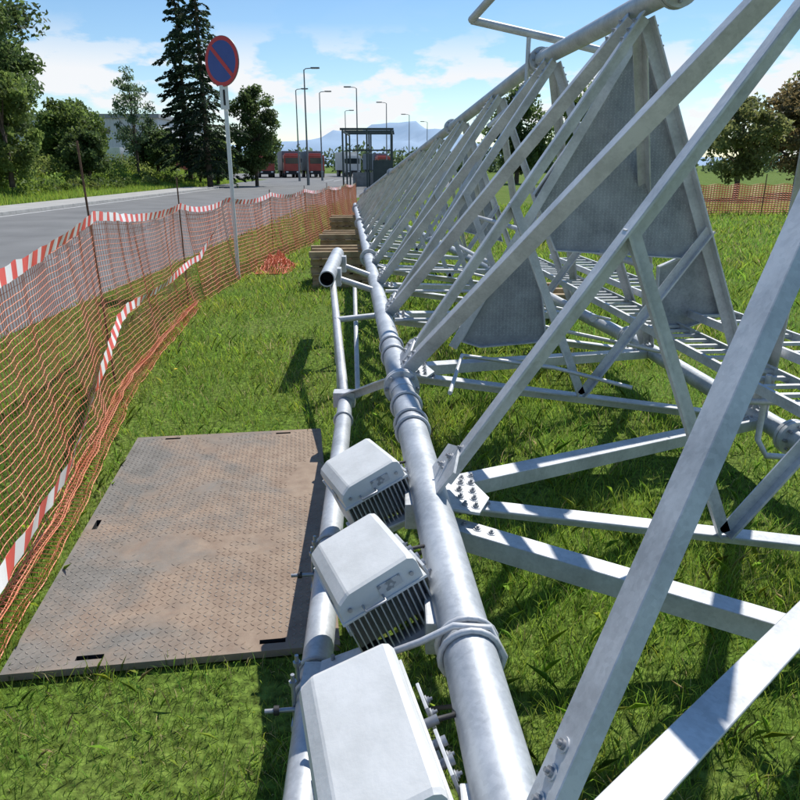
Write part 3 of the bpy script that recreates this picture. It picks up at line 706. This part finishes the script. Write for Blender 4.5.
def truck(x,y,rot,cabm,boxm,L=8.5):
    e=empty('lorry',(x,y,0)); e.rotation_euler=(0,0,rot); b=Bld()
    b.box((0,0,1.95),(2.4,2.1,2.7),cabm,bev=.15); b.box((0,-1.02,2.45),(2.0,.1,.85),M_GLASS,bev=.03)
    b.box((0,-1.05,.75),(2.3,.15,.5),M_DARK); b.box((0,.2,3.35),(2.0,1.4,.35),cabm,bev=.1)
    for s in(-1,1): b.box((s*1.21,-.3,2.45),(.04,.9,.7),M_GLASS); b.box((s*1.4,-1.0,2.5),(.12,.1,.5),M_DARK); b.box((s*.8,-1.14,.85),(.35,.04,.2),M_TWHITE)
    b.obj('cab',e); b=Bld(); b.box((0,1.4+L/2,2.45),(2.5,L,2.9),boxm,bev=.04); b.box((0,1.2+L/2,.9),(1.0,L,.2),M_DARK)
    b.obj('cargo_body',e); b=Bld()
    for yy in(-.2,2.6,L-1.4,L-.2):
        for s in(-1,1): b.tube((s*.85,yy,.5),(s*1.2,yy,.5),.5,M_BLACK,18); b.tube((s*1.2,yy,.5),(s*1.21,yy,.5),.25,M_LAMP,14)
    b.obj('wheels',e)
for x,y,r,c,bd in((-20.5,112,.25,M_TRUCKR,M_TRUCKW),(-16.6,112,.25,M_TRUCKR,M_TRUCKG),(-13.0,113,.25,M_TRUCKR,M_TRUCKG),(-7.8,120,.25,M_TRUCKW,M_TRUCKW),(-3.2,135,.3,M_TRUCKR,M_TRUCKG),(-26.5,92,.9,M_TRUCKR,M_TRUCKR),(-33,92,1.2,M_TRUCKW,M_TRUCKW),(-40,100,1.3,M_TRUCKR,M_TRUCKW)): truck(x,y,r,c,bd)
rf=empty('orange_net_fence'); b=Bld(); n=160; m=14; vs=[]
for i in range(n+1):
    for j in range(m+1): vs.append((11+i*.12,27+.8*math.sin(i*.05),.02+j*.08-.06*math.sin(i*.4)**2*j/m))
b.add(vs,[(i*(m+1)+j,(i+1)*(m+1)+j,(i+1)*(m+1)+j+1,i*(m+1)+j+1) for i in range(n) for j in range(m)],M_ORANGE); o=b.obj('net',rf)
md=o.modifiers.new('w','WIREFRAME'); md.thickness=.045; md.use_even_offset=False
b=Bld()
for i in range(8): b.tube((11+i*2.6,27,0),(11+i*2.6,27,1.5),.02,M_REBAR,6)
b.obj('stakes',rf)

# ---------------------------------------------------------------- light + world
az=math.radians(30); el=math.radians(54)
sd=Vector((math.sin(az)*math.cos(el),math.cos(az)*math.cos(el),math.sin(el)))
L=bpy.data.lights.new('sun','SUN'); L.energy=5.0; L.angle=math.radians(.53); L.color=(1,.96,.89)
lo=bpy.data.objects.new('sun',L); lo.rotation_euler=sd.to_track_quat('Z','Y').to_euler(); scene.collection.objects.link(lo)
w=bpy.data.worlds.new('World'); scene.world=w; w.use_nodes=True; nt=w.node_tree; bg=nt.nodes['Background']
sky=nt.nodes.new('ShaderNodeTexSky'); sky.sky_type='NISHITA'; sky.sun_disc=False; sky.sun_elevation=el; sky.sun_rotation=az
sky.air_density=1.0; sky.dust_density=.0; sky.ozone_density=2.6
bg.inputs['Strength'].default_value=.13
hs=nt.nodes.new('ShaderNodeHueSaturation'); hs.inputs['Saturation'].default_value=1.15; nt.links.new(sky.outputs[0],hs.inputs['Color'])
tc=nt.nodes.new('ShaderNodeTexCoord'); mpn=nt.nodes.new('ShaderNodeMapping'); mpn.inputs['Scale'].default_value=(1,1,2.6); mpn.inputs['Location'].default_value=(.9,.3,.4)
nt.links.new(tc.outputs['Generated'],mpn.inputs[0])
cn=nt.nodes.new('ShaderNodeTexNoise'); cn.inputs['Scale'].default_value=9; cn.inputs['Detail'].default_value=11; cn.inputs['Roughness'].default_value=.56
nt.links.new(mpn.outputs[0],cn.inputs['Vector'])
cr=nt.nodes.new('ShaderNodeValToRGB'); cr.color_ramp.elements[0].position=.485; cr.color_ramp.elements[1].position=.56
nt.links.new(cn.outputs['Fac'],cr.inputs['Fac'])
sp=nt.nodes.new('ShaderNodeSeparateXYZ'); nt.links.new(tc.outputs['Generated'],sp.inputs[0])
mr=nt.nodes.new('ShaderNodeMapRange'); mr.inputs['From Min'].default_value=.11; mr.inputs['From Max'].default_value=.17; mr.inputs['To Min'].default_value=.95; mr.inputs['To Max'].default_value=.02
nt.links.new(sp.outputs[2],mr.inputs['Value'])
mu=nt.nodes.new('ShaderNodeMath'); mu.operation='MULTIPLY'; nt.links.new(cr.outputs[0],mu.inputs[0]); nt.links.new(mr.outputs[0],mu.inputs[1])
mx=nt.nodes.new('ShaderNodeMixRGB'); mx.inputs[2].default_value=(7.2,7.3,7.5,1); nt.links.new(mu.outputs[0],mx.inputs[0])
nt.links.new(hs.outputs[0],mx.inputs[1]); nt.links.new(mx.outputs[0],bg.inputs['Color'])

# ---------------------------------------------------------------- camera
cd=bpy.data.cameras.new('camera'); cd.lens=31.2; cd.sensor_width=36; cd.clip_end=12000; cd.clip_start=.05
co=bpy.data.objects.new('camera',cd); co.location=(0,0,1.8); co.rotation_euler=(math.radians(90-18.7),0,0)
scene.collection.objects.link(co); scene.camera=co
